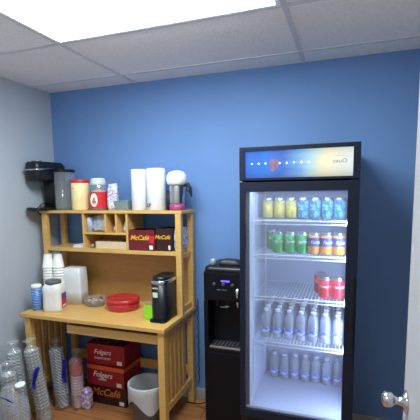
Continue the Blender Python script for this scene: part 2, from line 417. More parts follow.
cf = thing('vacuum_flask', 'steel insulated flask under a white dotted cap beside the towel rolls', 'flask', (1.178, -.165, T))
b = nb(); lathe(b, [(.052, .045), (.053, .06), (.053, .15), (.046, .185), (.045, .19)], n=32); obj('body', b, STEEL, cf)
b = nb(); lathe(b, [(.052, 0), (.0545, .003), (.0545, .045)], n=32); obj('bottom_band', b, mat('plum_band', (150, 62, 118), .4), cf)
b = nb(); lathe(b, [(.058, .172), (.068, .185), (.073, .21), (.068, .24), (.052, .262), (.022, .272), (.0001, .273)], n=36)
obj('cap', b, banded('dotted_cap', (160, 165, 178), [(.22, (180, 185, 195)), (.3, (240, 242, 246))], kind='voronoi', scale=75), cf)
b = nb(); tube(b, [(.05, .0, .17), (.085, .0, .18), (.1, .0, .15), (.098, .01, .12), (.108, .0, .095)], .009, radii=[.01, .012, .011, .009, .006]); obj('handle', b, BLACKM, cf)
b = nb(); rrect(b, .022, .05, .008, [(1, 1, 0), (.8, .8, .13)]); obj('side_reflection', b, BLACKM, cf, (-.062, 0, .0))  # black strip modelled for the dark reflection along the steel side
b = nb(); tube(b, [(.075, 0, .165), (.07, .0, .14), (.085, .01, .125), (.09, .01, .15)], .006); obj('strap', b, BLACKM, cf)

# ------------------------------------------------------------------ things in the hutch
Z = HS+.0005
# stack of papers in the left bay
pp = nb()
for k in range(5):
    a = (random.random()-.5)*.06; g0 = len(pp.verts)
    box(pp, -.05, .05, -.08, .08, k*.004, k*.004+.0035)
    pp.verts.ensure_lookup_table()
    for v in pp.verts[g0:]: v.co = Matrix.Rotation(a, 3, 'Z') @ v.co
tag(obj('paper_stack', pp, PAPER, loc=(.39, -.16, Z)), 'short stack of white paper slips in the left bay of the shelf unit', 'paper', kind='stuff')
# pigeonhole things
b = nb(); rrect(b, .12, .12, .03, [(.8, .8, 0), (1, .95, .02), (1, 1, .07), (.8, .8, .115), (.4, .3, .13)], n=8)
bmesh.ops.subdivide_edges(b, edges=b.edges[:], cuts=1, use_grid_fill=True); crumple(b, .016, 22, 5)
for v in b.verts: v.co.z = max(0, min(.135, v.co.z)); v.co.x = max(-.066, min(.066, v.co.x))
tag(obj('plastic_bag', b, SILV, loc=(.56, -.165, SZ)), 'crumpled silvery bag stuffed into the widest pigeonhole', 'bag')
b = nb(); rrect(b, .035, .09, .01, [(1, 1, 0), (.95, 1, .095), (.7, .9, .11)], n=3); crumple(b, .003, 30, 1)
tag(obj('cutlery_packet', b, banded('pale_blue_wrap', (216, 224, 240), [(.4, (210, 220, 240)), (.6, (170, 190, 228)), (.8, (235, 238, 244))], kind='noise', scale=30), loc=(.489, -.20, SZ)), 'upright pale blue wrapped packet at the left of the widest pigeonhole', 'packet')
def packet(label, x, cols, h, nm):
    b = nb(); rrect(b, .045, .06, .01, [(.9, .8, 0), (1, 1, .02), (.95, .8, h*.7), (.7, .3, h)], n=4); crumple(b, .006, 35, x*9)
    for v in b.verts: v.co.z = max(0, v.co.z)
    return tag(obj('sweetener_packet', b, banded(nm, *cols), loc=(x, -.18, SZ)), label, 'packet')
packet('small red and white crumpled packet in the middle pigeonhole', .70, ((225, 215, 215), [(.45, (220, 200, 200)), (.55, (190, 50, 70)), (.7, (120, 40, 60))], 'Z', 'noise', 40), .07, 'red_wrap')
packet('small white and grey crumpled packet in the right pigeonhole', .785, ((225, 228, 232), [(.45, (225, 228, 232)), (.6, (160, 168, 190)), (.7, (236, 236, 240))], 'Z', 'noise', 40), .08, 'grey_wrap')
b = nb(); box(b, 0, .27, 0, .16, 0, .052, .002); wb = obj('flat_box', b, mat('tan_card', (212, 194, 160), .7), loc=(.545, -.245, Z))
tag(wb, 'long low tan cardboard box under the pigeonholes', 'box')
b = nb(); lathe(b, [(.014, 0), (.016, .01), (.012, .028), (.0001, .032)], n=12); crumple(b, .004, 60, 2)
for v in b.verts: v.co.z = max(0, v.co.z)
tag(obj('candy', b, mat('grey_candy', (140, 130, 128), .5), loc=(.505, -.23, Z)), 'tiny grey wrapped sweet left of the long tan box', 'sweet')

MAROON = mat('maroon_card', (104, 26, 32), .45, var=.25, scale=25)
MAROON2 = mat('dark_maroon_card', (48, 16, 20), .5, var=.2, scale=25)
REDCARD = mat('red_card', (160, 24, 34), .45, var=.15, scale=14)
ORCARD = mat('orange_card', (226, 100, 44), .5, var=.1)
BROWNIN = mat('coffee_pods', (90, 62, 44), .6, var=.5, scale=70)
def pod_box(name, label, cat, loc, w, d, h, rotz, body, group, lid=None, word='McCafé', wc=None, wsize=.06, wz=.55, opened=True, sub=None, side_word=None, subsize=.02, second=None):
    t = thing(name, label, cat, loc, rotz, group)
    b = nb(); th = .003
    box(b, 0, w, 0, th, 0, h); box(b, 0, w, d-th, d, 0, h); box(b, 0, th, th, d-th, 0, h); box(b, w-th, w, th, d-th, 0, h); box(b, 0, w, 0, d, 0, th)
    if not opened: box(b, 0, w, 0, d, h-th, h)
    obj('carton', b, body, t)
    if opened:
        b = nb()
        for i in range(int(w/.045)):
            for j in range(int(d/.045)):
                zz = h-.025+random.random()*.022
                lathe(b, [(.014, zz-.03), (.020, zz), (.021, zz+.002), (.0001, zz+.002)], cx=.026+i*.045, cy=.026+j*.045, n=10)
        s = obj('coffee_pods', b, BROWNIN, t); s['kind'] = 'stuff'
    if lid:
        b = nb(); box(b, -.001, w+.001, -.0015, 0, h*.80, h); box(b, w, w+.0015, 0, d, h*.80, h); obj('coloured_band', b, lid, t)
    if wc: letters(word, wsize, wc, t, (w*.42, -.0015, h*wz), shear=.25)
    if sub: letters(sub, subsize, TXTW, t, (w*.42, -.0015, h*.32))
    if side_word: letters(side_word, wsize*.9, wc, t, (w+.0015, d*.5, h*.55), rot=(PI/2, 0, PI/2), shear=.25)
    b = nb(); box(b, w*.80, w*.93, -.0016, 0, h*.07, h*.26); obj('nutrition_panel', b, TXTW, t)
    return t
p1 = pod_box('pod_box', 'maroon coffee pod carton with yellow script, left one on the upper shelf', 'box', (.84, -.262, Z), .20, .15, .145, .02, MAROON, 'coffee pod cartons on the upper shelf', wc=TXTY, wsize=.047, wz=.62)
b = nb(); lathe(b, [(.016, 0), (.024, .05), (.0001, .05)], n=16); c_ = obj('cup_print', b, REDL, p1, (.178, -.0005, .055)); c_.scale = (1, .05, 1)
p2 = pod_box('pod_box', 'maroon coffee pod carton with yellow script, right one, partly behind', 'box', (1.048, -.245, Z), .115, .17, .155, -.0, MAROON2, 'coffee pod cartons on the upper shelf', wc=TXTY, wsize=.038, wz=.62)
b = nb(); rrect(b, .05, .16, .015, [(.9, .9, 0), (1, 1, .02), (1, 1, .12), (.5, .9, .16)], n=5); crumple(b, .006, 28, 7)
for v in b.verts: v.co.z = max(0, v.co.z)
tag(obj('spoon_bag', b, banded('blue_white_bag', (214, 222, 236), [(.42, (214, 222, 236)), (.52, (60, 104, 200)), (.6, (200, 212, 236)), (.72, (236, 238, 244))], kind='noise', scale=26), loc=(1.192, -.14, Z)), 'blue and white plastic bag behind the right post on the upper shelf', 'bag')

# ------------------------------------------------------------------ things on the desktop
D0 = DH+.0005
# foam cups
def cup_bm(rt_=.043, rb=.029, h=.10):
    b = nb(); lathe(b, [(rb, 0), (rt_-.001, h-.006), (rt_+.002, h-.005), (rt_+.002, h), (rt_-.002, h), (rb-.003, .004), (.0001, .004)], n=20, caps=False)
    v0 = b.verts.new((0, 0, 0))
    return b
fc = obj('foam_cup', cup_bm(), FOAM, loc=(.16, -.325, D0)); fc.rotation_euler = (PI, 0, 0); fc.location.z += .1
tag(fc, 'white foam cup in the left stack on the desk', 'cup', 'left stack of foam cups')
fc.location.z = D0+.1
for s, (x, y, n, g, lb) in enumerate(((.152, -.305, 15, 'left stack of foam cups', 'the left stack on the desk'), (.228, -.285, 15, 'right stack of foam cups', 'the right stack on the desk'))):
    for k in range(n):
        lb_ = 'white foam cup, %s in %s' % (ordn(k, n), lb)
        if s == 0 and k == 0: fc.location = (x, y, D0+.1); fc['label'] = lb_; continue
        c = dup(fc, (x+math.sin(k*1.7+s)*.0015, y, D0+.1+k*.0205), label=lb_, group=g)
# creamer tub
cr = thing('creamer_tub', 'large white tub with grey lid and purple and red label on the desk', 'tub', (.295, -.425, D0), rotz=.3)
b = nb(); rrect(b, .145, .125, .045, [(.95, .95, 0), (1, 1, .01), (1, 1, .06), (.97, .96, .10), (1, 1, .14), (.97, .97, .175), (.72, .75, .20)], n=8); obj('body', b, mat('tub_plastic', (232, 232, 228), .35, var=.03), cr)
b = nb(); lathe(b, [(.052, .198), (.056, .2), (.056, .219), (.052, .223), (.0001, .223)], n=28); obj('lid', b, mat('grey_lid', (92, 96, 104), .5), cr)
b = nb(); box(b, .0735, .0745, -.04, .035, .02, .13); obj('label', b, REDL, cr)
b = nb(); box(b, .0742, .0752, -.04, .035, .085, .13); obj('label_header', b, mat('purple_ink', (110, 60, 160), .5), cr)
b = nb(); box(b, .0743, .0753, -.03, .02, .03, .045); obj('label_strip', b, TXTW, cr)
# wipes
wc_ = thing('wipes_canister', 'slim blue canister with a white cap beside the large white tub', 'canister', (.165, -.455, D0))
b = nb(); lathe(b, [(.034, 0), (.036, .003), (.036, .165)], n=26)
obj('body', b, banded('blue_wave_label', (70, 120, 190), [(.35, (70, 122, 192)), (.55, (110, 150, 205)), (.7, (200, 214, 230)), (.85, (60, 100, 170))], scale=9, dist=5), wc_)
b = nb(); lathe(b, [(.037, .163), (.037, .178), (.032, .188), (.0001, .19)], n=26); obj('cap', b, FOAM, wc_)
# napkins block
nk = thing('napkin_pack', 'tall white wrapped block of napkins against the back of the desk', 'napkins', (.322, -.215, D0), rotz=.12)
b = nb(); rrect(b, .15, .12, .015, [(1, 1, 0), (1.0, 1.02, .1), (.99, .98, .2), (.95, .94, .272), (.9, .88, .278)], n=4); obj('napkins', b, PAPER, nk)
b = nb(); rrect(b, .155, .126, .018, [(1, 1, 0.001), (1.01, 1.02, .1), (.99, .99, .2), (.96, .95, .276), (.8, .7, .284)], n=6); crumple(b, .002, 25, 6); obj('wrapper', b, THINF, nk)
# clear dish
dsh = thing('serving_dish', 'shallow clear dish of creamer pots between napkins and red container', 'dish', (.51, -.235, D0))
b = nb(); lathe(b, [(.0001, .001), (.055, 0), (.07, .012), (.086, .06), (.084, .06), (.068, .014), (.054, .004), (.0001, .004)], n=28, caps=False); obj('dish', b, CLEARJ, dsh)
crm = None
POTM = [mat('pot_tan', (206, 150, 104), .5), mat('pot_white', (240, 238, 230), .4), mat('pot_brown', (150, 96, 66), .5)]
for k in range(14):
    b = nb(); lathe(b, [(.011, 0), (.016, .016), (.018, .017), (.0001, .018)], n=12)
    a = k*2.4; r = .012+.0115*math.sqrt(k)*1.0
    o = obj('creamer_pot', b, POTM[k % 3], loc=(.51+r*math.cos(a), -.235+r*math.sin(a), D0+.006+(.016 if k < 7 else .022)+.004*(k % 2)))
    o.rotation_euler = (random.uniform(-.5, .5), random.uniform(-.5, .5), 0)
    cn = ('tan', 'white', 'brown')[k % 3]
    tag(o, '%s foil topped creamer pot piled in the clear dish' % cn, 'creamer pot', '%s creamer pots in the clear dish' % cn)
# red container
rc = thing('food_container', 'round glossy red plastic container at the middle of the desk', 'container', (.76, -.245, D0))
REDT = mat('red_tinted_plastic', (190, 36, 44), .22, var=.12, scale=20, coat=.5)
b = nb(); lathe(b, [(.095, 0), (.108, .006), (.112, .02), (.108, .024), (.112, .028), (.115, .045), (.110, .049), (.114, .062)], n=40, sx=1.08); obj('bowl', b, REDT, rc)
b = nb(); lathe(b, [(.118, .062), (.119, .066), (.117, .080), (.108, .086), (.104, .084), (.0001, .083)], n=40, sx=1.08); obj('lid', b, REDT, rc)
# green box
gx = thing('tea_box', 'small open lime green box left of the desktop coffee maker', 'box', (1.04, -.43, D0), rotz=.05)
b = nb(); w_, d_, h_ = .068, .075, .10; th = .002
box(b, 0, w_, 0, th, 0, h_); box(b, 0, w_, d_-th, d_, 0, h_); box(b, 0, th, th, d_-th, 0, h_); box(b, w_-th, w_, th, d_-th, 0, h_); box(b, 0, w_, 0, d_, 0, th)
obj('carton', b, mat('lime_card', (140, 222, 40), .5), gx)
for k in range(5):
    b = nb(); box(b, .008, .06, 0, .004, .004, .126+.006*math.sin(k*2), .001)
    o = obj('tea_sachet', b, mat('sachet_%d' % (k % 2), ((176, 142, 110), (150, 112, 92))[k % 2], .7), loc=(1.0405, -.422+k*.0125, D0)); o.rotation_euler = (0, .03*(k-2), .05)
    tag(o, 'paper sachet standing in the lime green box, %s' % ('front one', 'second from front', 'middle one', 'second from back', 'back one')[k], 'sachet', 'sachets in the lime green box')
# slim black coffee maker on the desk
km = thing('coffee_maker', 'slim black coffee maker with silver top rim on the desk right end', 'coffee maker', (1.148, -.345, D0), rotz=.0)
b = nb(); rrect(b, .115, .215, .05, [(1.02, 1.0, 0), (1.02, 1, .012), (1, 1, .016), (1, 1, .255)], n=8); obj('body', b, BLACK, km)
b = nb(); rrect(b, .119, .219, .052, [(1, 1, .252), (1.01, 1.005, .258), (1.01, 1.005, .270), (.97, .98, .275)], n=8); obj('top_rim', b, CHROME, km)
b = nb(); rrect(b, .106, .20, .048, [(1, 1, .27), (1, 1, .285), (.9, .92, .298), (.6, .7, .302)], n=8); obj('lid', b, BLACK, km)
b = nb(); box(b, -.03, .006, -.1105, -.107, .165, .198, .001); obj('sticker', b, mat('pale_sticker', (206, 222, 190), .5), km)
letters('KEURIG', .013, TXTW, km, (-.012, -.1083, .225))
b = nb(); rrect(b, .12, .10, .03, [(1, 1, 0), (1, 1, .014)], n=6); obj('drip_tray', b, BLACKG, km, (0, -.075, 0))

# ------------------------------------------------------------------ under the desk: cartons, bin
F0 = .0005
pod_box('pod_box', 'dark brown carton with orange script, bottom of the stack under the desk', 'box', (.485, -.30, F0), .305, .235, .150, .0, MAROON2, 'stack of coffee cartons under the desk', word='McCafé', wc=mat('orange_ink', (226, 120, 36), .5), wsize=.08, wz=.62, opened=False, side_word='McCafé')
pod_box('pod_box', 'red carton with an orange top band, middle of the stack under the desk', 'box', (.465, -.31, F0+.1508), .32, .24, .158, -.02, REDCARD, 'stack of coffee cartons under the desk', lid=ORCARD, word='Folgers', wc=TXTW, wsize=.058, wz=.55, opened=False, sub='CLASSIC')
pod_box('pod_box', 'open red carton, topmost of the stack under the desk', 'box', (.46, -.30, F0+.3096), .32, .235, .158, .03, REDCARD, 'stack of coffee cartons under the desk', word='Folgers', wc=TXTW, wsize=.05, wz=.62, opened=True, sub='CLASSIC ROAST')
# waste bin
wb_ = thing('waste_bin', 'dark grey waste bin with a white liner at the right desk leg', 'bin', (1.035, -.425, F0))
b = nb(); lathe(b, [(.085, 0), (.088, .004), (.118, .295), (.121, .298), (.116, .298), (.084, .008), (.0001, .006)], n=36, caps=False); obj('body', b, mat('bin_plastic', (92, 94, 106), .5), wb_)
b = nb()
prof = [(.07, .02), (.095, .15), (.112, .26), (.116, .30), (.121, .312), (.126, .304), (.126, .27), (.124, .22), (.121, .17)]
lathe(b, prof, n=60, caps=False)
for v in b.verts:
    a = math.atan2(v.co.y, v.co.x); r = math.hypot(v.co.x, v.co.y)
    k = .005*math.sin(a*9+v.co.z*30)+.003*math.sin(a*17)
    if v.co.z > .14 and r > .12: k = abs(k)*.7
    else: k = -abs(k)
    v.co.x += math.cos(a)*k; v.co.y += math.sin(a)*k
    if r > .12 and v.co.z < .2: v.co.z += .045*math.sin(a*3+1)
obj('liner', b, clear('liner_film', (236, 240, 246), .4, .3, .55), wb_)

# ------------------------------------------------------------------ wrapped sleeves of cups
PAT = banded('green_wave_print', (228, 232, 226), [(.35, (226, 230, 226)), (.5, (80, 140, 130)), (.62, (226, 232, 226)), (.8, (110, 150, 180))], axis='DIAGONAL', scale=18, dist=6)
PATB = banded('teal_wave_print', (222, 230, 236), [(.35, (226, 236, 240)), (.5, (60, 106, 150)), (.62, (222, 232, 238)), (.82, (90, 130, 170))], axis='DIAGONAL', scale=16, dist=6)
PATG = banded('grey_leaf_print', (214, 216, 210), [(.4, (214, 216, 210)), (.5, (110, 122, 124)), (.6, (222, 224, 218)), (.8, (140, 160, 150))], kind='noise', scale=48)
PINKP = banded('pink_speckle_print', (236, 220, 226), [(.4, (236, 220, 226)), (.55, (226, 176, 190)), (.65, (240, 232, 236))], kind='noise', scale=70)
REDCUP = mat('red_cup', (222, 24, 48), .35)
def pcup(name, m, r=.042):
    b = nb(); lathe(b, [(r*.7, 0), (r, .105), (r+.003, .106), (r+.003, .111), (r-.002, .111), (r*.68, .004), (.0001, .004)], n=20, caps=False); return b
def sleeve(name, what, loc, tilt, n, m, r, pitch, label, cuplab, group, capm=None, tie=True, top_m=None, ntop=0, film=FILM):
    """a clear sleeve bag (one thing) and the nested cups it holds (each its own thing)"""
    R = Matrix.Rotation(tilt[1], 3, 'Y') @ Matrix.Rotation(tilt[0], 3, 'X')
    L = Vector(loc)
    hh = .111+(n-1)*pitch
    root = None
    for k in range(n):
        # cups stand upside down, rims to the floor, the way they show in the photograph's bags
        p = L+R @ Vector((0, 0, .006+k*pitch))
        lb_ = cuplab.replace(' cup', ' cup, %s' % ordn(k, n), 1)
        if root is None:
            root = obj('paper_cup', pcup('c', m, r), m); root.location = p; root.rotation_euler = (tilt[0], tilt[1], 0); tag(root, lb_, 'cup', group)
        elif top_m and k >= n-ntop:
            if k == n-ntop:
                rt2 = obj('paper_cup', pcup('c', top_m, r), top_m); rt2.location = p; rt2.rotation_euler = (tilt[0], tilt[1], 0); tag(rt2, 'red cup, %s in the pink sleeve' % ordn(k, n), 'cup', 'red cups in the pink sleeve')
            else: dup(rt2, p, rot=(tilt[0], tilt[1], 0), label='red cup, %s in the pink sleeve' % ordn(k, n))
        else: dup(root, p, rot=(tilt[0], tilt[1], 0), label=lb_)
    b = nb(); q = r+.008
    prof = [(q*.8, 0), (q, .01)]+[(q+(.0015 if i % 2 else -.001), .01+hh*i/14) for i in range(1, 14)]+[(q*.95, hh+.012), (q*.6, hh+.03), (q*.22, hh+.045), (q*.5, hh+.065), (q*.9, hh+.08)]
    lathe(b, prof, n=24, caps=False); crumple(b, .004, 26, loc[0]*10, zmin=.02)
    t = obj(name, b, film, loc=loc); t.rotation_euler = (tilt[0], tilt[1], 0)
    tag(t, label, 'cup sleeve')
    return t, hh
sleeve('cup_sleeve', 'cup', (.325, -.43, .004), (-.0, -.08), 15, PATB, .049, .0235, 'clear sleeve of blue wave cups beside the pink sleeve', 'blue wave cup in the sleeve beside the pink one', 'cups in the blue wave sleeve')
sleeve('cup_sleeve', 'cup', (.345, -.635, .010), (0, -.17), 18, PATG, .043, .0235, 'clear sleeve of grey leaf cups leaning left in front of the desk leg', 'grey leaf cup in the leaning sleeve', 'cups in the leaning grey sleeve')
sleeve('cup_sleeve', 'cup', (.222, -.70, .004), (0, -.10), 18, PAT, .040, .0235, 'clear sleeve of green wave cups close to the left wall', 'green wave cup in the sleeve near the wall', 'cups in the green wave sleeve')
sleeve('cup_sleeve', 'cup', (.435, -.40, .004), (0, .0), 12, PINKP, .041, .0225, 'clear sleeve of pink and white cups with red ones on top', 'pink speckled cup in the red-topped sleeve', 'cups in the pink sleeve', top_m=REDCUP, ntop=5)
sleeve('cup_sleeve', 'cup', (.125, -.82, .004), (0, -.02), 15, PATB, .043, .0235, 'nearest clear cup sleeve, in the bottom left corner', 'blue wave cup in the nearest sleeve', 'cups in the nearest sleeve', film=FOGBAG)
sleeve('cup_sleeve', 'cup', (.235, -.815, .004), (.0, .0), 14, PATG, .043, .0235, 'shorter clear cup sleeve right of the nearest sleeve', 'grey leaf cup in the shorter front sleeve', 'cups in the short front sleeve')
# crumpled bags around them
def crumbag(name, label, loc, w, d, h, m, seed, sub=None, rz=0):
    b = nb(); rrect(b, w, d, min(w, d)*.4, [(.85, .85, 0), (1, 1, h*.12), (1.03, 1, h*.4), (.95, .95, h*.65), (.7, .7, h*.85), (.3, .3, h)], n=10)
    bmesh.ops.subdivide_edges(b, edges=b.edges[:], cuts=1, use_grid_fill=True); crumple(b, .018, 14, seed); crumple(b, .008, 40, seed+1)
    for v in b.verts: v.co.z = max(0, v.co.z)
    for f in b.faces: f.smooth = True
    return tag(obj(name, b, m, loc=loc, rotz=rz), label, 'bag')
BLUEF = clear('blue_print_film', (110, 120, 220), .3, .2, .12)
crumbag('plastic_bag', 'loose clear plastic bag slumped over the front sleeves', (.37, -.93, F0), .20, .15, .43, CRUMPF, 3)
def sheet(name, label, pts, wdt, m, seed):
    b = nb(); rows = []
    P_ = [Vector(p) for p in pts]
    for p in P_:
        rows.append([b.verts.new(p+Vector((wdt*(j/6-.5), 0, 0))+noise.noise_vector((p+Vector((j*.3, 0, seed)))*20)*.012) for j in range(7)])
    for i in range(len(rows)-1):
        for j in range(6): b.faces.new((rows[i][j], rows[i][j+1], rows[i+1][j+1], rows[i+1][j])).smooth = True
    bmesh.ops.solidify(b, geom=b.faces[:], thickness=.0006)
    return tag(obj(name, b, m), label, 'plastic film')
BLUEP = mat('blue_printed_film', (52, 48, 170), .35, var=.2)
sheet('film_label', 'blue strip of printed film between the leaning and wave sleeves', [(.385, -.475, .22), (.385, -.478, .28), (.39, -.475, .34), (.385, -.47, .40)], .035, BLUEP, 1)
sheet('film_label', 'blue strip of printed film on the bag near the left wall', [(.335, -.715, .29), (.345, -.715, .34), (.355, -.71, .39), (.368, -.70, .44)], .035, BLUEP, 2)
sheet('film_label', 'blue strip of printed film lying over the nearest bag', [(.31, -1.01, .395), (.36, -1.025, .40), (.42, -1.02, .395), (.46, -1.01, .37)], .05, BLUEP, 3)
# small clear pack and white lid by the pink sleeve
b = nb(); rrect(b, .07, .07, .02, [(.9, .9, 0), (1, 1, .02), (1, 1, .12), (.8, .8, .15)], n=5); crumple(b, .004, 30, 3)
for v in b.verts: v.co.z = max(0, v.co.z)
tag(obj('napkin_packet', b, banded('lilac_print', (216, 200, 220), [(.4, (216, 200, 220)), (.5, (120, 90, 150)), (.6, (226, 216, 230))], kind='noise', scale=24), loc=(.505, -.385, F0)), 'small lilac and white packet between pink sleeve and carton stack', 'packet')
b = nb(); lathe(b, [(.029, 0), (.032, .004), (.030, .010), (.024, .012), (.0001, .011)], n=22)
lid_ = tag(obj('plastic_disc', b, FOAM, loc=(.43, -.91, .425), rotz=0), 'white round plastic disc on top of the loose front bag', 'disc'); lid_.rotation_euler = (.15, 0, 0)

# ------------------------------------------------------------------ water cooler
wcx0, wcx1, wy0, wy1 = 1.44, 1.728, -.37, -.05
wcl = thing('water_dispenser', 'tall gloss black water dispenser between desk and fridge', 'water dispenser', (1.584, -.21, 0))
Wc, Dc = .288, .32
b = nb()
box(b, -Wc/2, Wc/2, -Dc/2, Dc/2, .01, .585, .008)
box(b, -Wc/2, -Wc/2+.03, -Dc/2, Dc/2, .585, .90, .004); box(b, Wc/2-.03, Wc/2, -Dc/2, Dc/2, .585, .90, .004)
box(b, -Wc/2+.03, Wc/2-.03, -Dc/2+.11, Dc/2, .585, .90)
box(b, -Wc/2, Wc/2, -Dc/2, Dc/2, .90, 1.09, .01)
obj('cabinet', b, BLACKG, wcl)
b = nb(); rrect(b, Wc, Dc, .04, [(1, 1, 1.09), (1, 1, 1.10), (.97, .97, 1.115), (.9, .9, 1.12)], n=6); obj('top_cover', b, BLACK, wcl)
b = nb(); box(b, -Wc/2+.035, Wc/2-.035, -Dc/2+.004, -Dc/2+.11, .585, .60, .003)
dt = obj('drip_tray', b, mat('tray_steel', (190, 195, 205), .25, .9), wcl)
b = nb()
for k in range(9): box(b, -Wc/2+.045+k*.024, -Wc/2+.055+k*.024, -Dc/2+.012, -Dc/2+.1, .60, .604)
obj('tray_grille', b, BLACKM, dt)
b = nb(); box(b, -Wc/2+.02, Wc/2-.02, -Dc/2-.004, -Dc/2+.01, .03, .555, .003); obj('lower_door', b, BLACKG, wcl)
for x in (-.06, .0, .06):
    b = nb(); lathe(b, [(.012, 0), (.012, .006), (.008, .009), (.0001, .009)], n=16); o = obj('button', b, mat('dark_button', (60, 62, 74), .3), wcl, (x-.01, -Dc/2, 1.01)); o.rotation_euler = (PI/2, 0, 0)
b = nb(); box(b, -.025, .03, -Dc/2-.003, -Dc/2+.002, 1.028, 1.037, .001); obj('indicator_light', b, mat('blue_led', (70, 60, 220), .3, emit=(80, 60, 255), es=3.5), wcl)
for x in (-.06, .01, .075):
    b = nb(); lathe(b, [(.014, 0), (.014, .03), (.009, .045)], n=14); obj('spout', b, BLACK if x < .05 else CHROME, wcl, (x, -Dc/2+.04, .86))
b = nb(); rrect(b, .018, .012, .005, [(1, 1, .93), (1, 1, .99)], n=3); obj('tap_lever', b, CHROME, wcl, (.082, -Dc/2-.006, 0))
letters('HOT  COLD', .012, TXTG, wcl, (-.02, -Dc/2-.0008, .975))
b = nb(); box(b, -.03, .02, -Dc/2-.006, -Dc/2+.002, .865, .868); box(b, .0, .03, -Dc/2-.006, -Dc/2, .872, .876); obj('bay_glints', b, CHROME, wcl)  # chrome slivers stand in for small glints on the black front
# things lying on the dispenser
b = nb(); lathe(b, [(.02, 0), (.024, .004), (.024, .03), (.018, .04), (.0001, .042)], n=22)
tag(obj('bottle_cap', b, mat('grey_cap', (150, 160, 160), .3, .3), loc=(1.485, -.30, 1.1205)), 'silver grey knob shaped cap on the left of the water dispenser', 'cap')
b = nb(); rrect(b, .15, .09, .03, [(1, 1, 0), (1.02, 1, .01), (.9, .85, .028), (.5, .6, .034)], n=7); crumple(b, .006, 40, 8)
for v in b.verts: v.co.z = max(0, v.co.z)
tag(obj('cloth', b, mat('black_cloth', (36, 38, 46), .5, var=.5, scale=50), loc=(1.59, -.26, 1.1205)), 'dark crumpled cloth lying on top of the water dispenser', 'cloth')

# ------------------------------------------------------------------ display fridge
FX0, FX1, FY0, FY1, FH = 1.7426, 2.3516, -.60, -.03, 1.823
fr = thing('display_fridge', 'tall black glass-door drinks fridge with lit sign, full of drinks', 'fridge', (0, 0, 0))
INW = mat('fridge_liner', (205, 212, 228), .45, var=.02)
FB = mat('fridge_black', (22, 28, 46), .5, var=.15, spec=.25)
wl = .045
IZ0, IZ1 = .34, 1.61
b = nb()
box(b, FX0, FX0+wl-.004, FY0+.05, FY1, .03, FH, .004); box(b, FX1-wl+.004, FX1, FY0+.05, FY1, .03, FH, .004)
box(b, FX0+wl-.004, FX1-wl+.004, FY1-.03, FY1, .03, FH); box(b, FX0+wl-.004, FX1-wl+.004, FY0+.05, FY1-.03, FH-.03, FH)
box(b, FX0+wl-.004, FX1-wl+.004, FY0+.05, FY0+.09, .03, IZ0-.004); box(b, FX0+wl-.004, FX1-wl+.004, FY0+.052, FY1-.03, IZ1+.004, IZ1+.03)
obj('cabinet', b, FB, fr)
b = nb(); box(b, FX0+wl-.004, FX0+wl, FY0+.06, FY1-.03, IZ0, IZ1); box(b, FX1-wl, FX1-wl+.004, FY0+.06, FY1-.03, IZ0, IZ1)
box(b, FX0+wl-.004, FX1-wl+.004, FY1-.034, FY1-.03, IZ0, IZ1); box(b, FX0+wl-.004, FX1-wl+.004, FY0+.06, FY1-.03, IZ1, IZ1+.004)
ln = obj('liner', b, INW, fr)
b = nb(); box(b, FX0+wl-.004, FX1-wl+.004, FY0+.06, FY1-.03, IZ0-.02, IZ0); obj('liner_floor', b, INW, fr)
# shelf support ribs on the inner sides
for sx, s in ((FX0+wl, 1), (FX1-wl, -1)):
    for y in (-.48, -.12):
        b = nb(); x0, x1 = sorted((sx, sx+s*.008)); box(b, x0, x1, y, y+.018, IZ0+.02, IZ1-.02, .001); obj('shelf_standard', b, WHITE_P, fr)
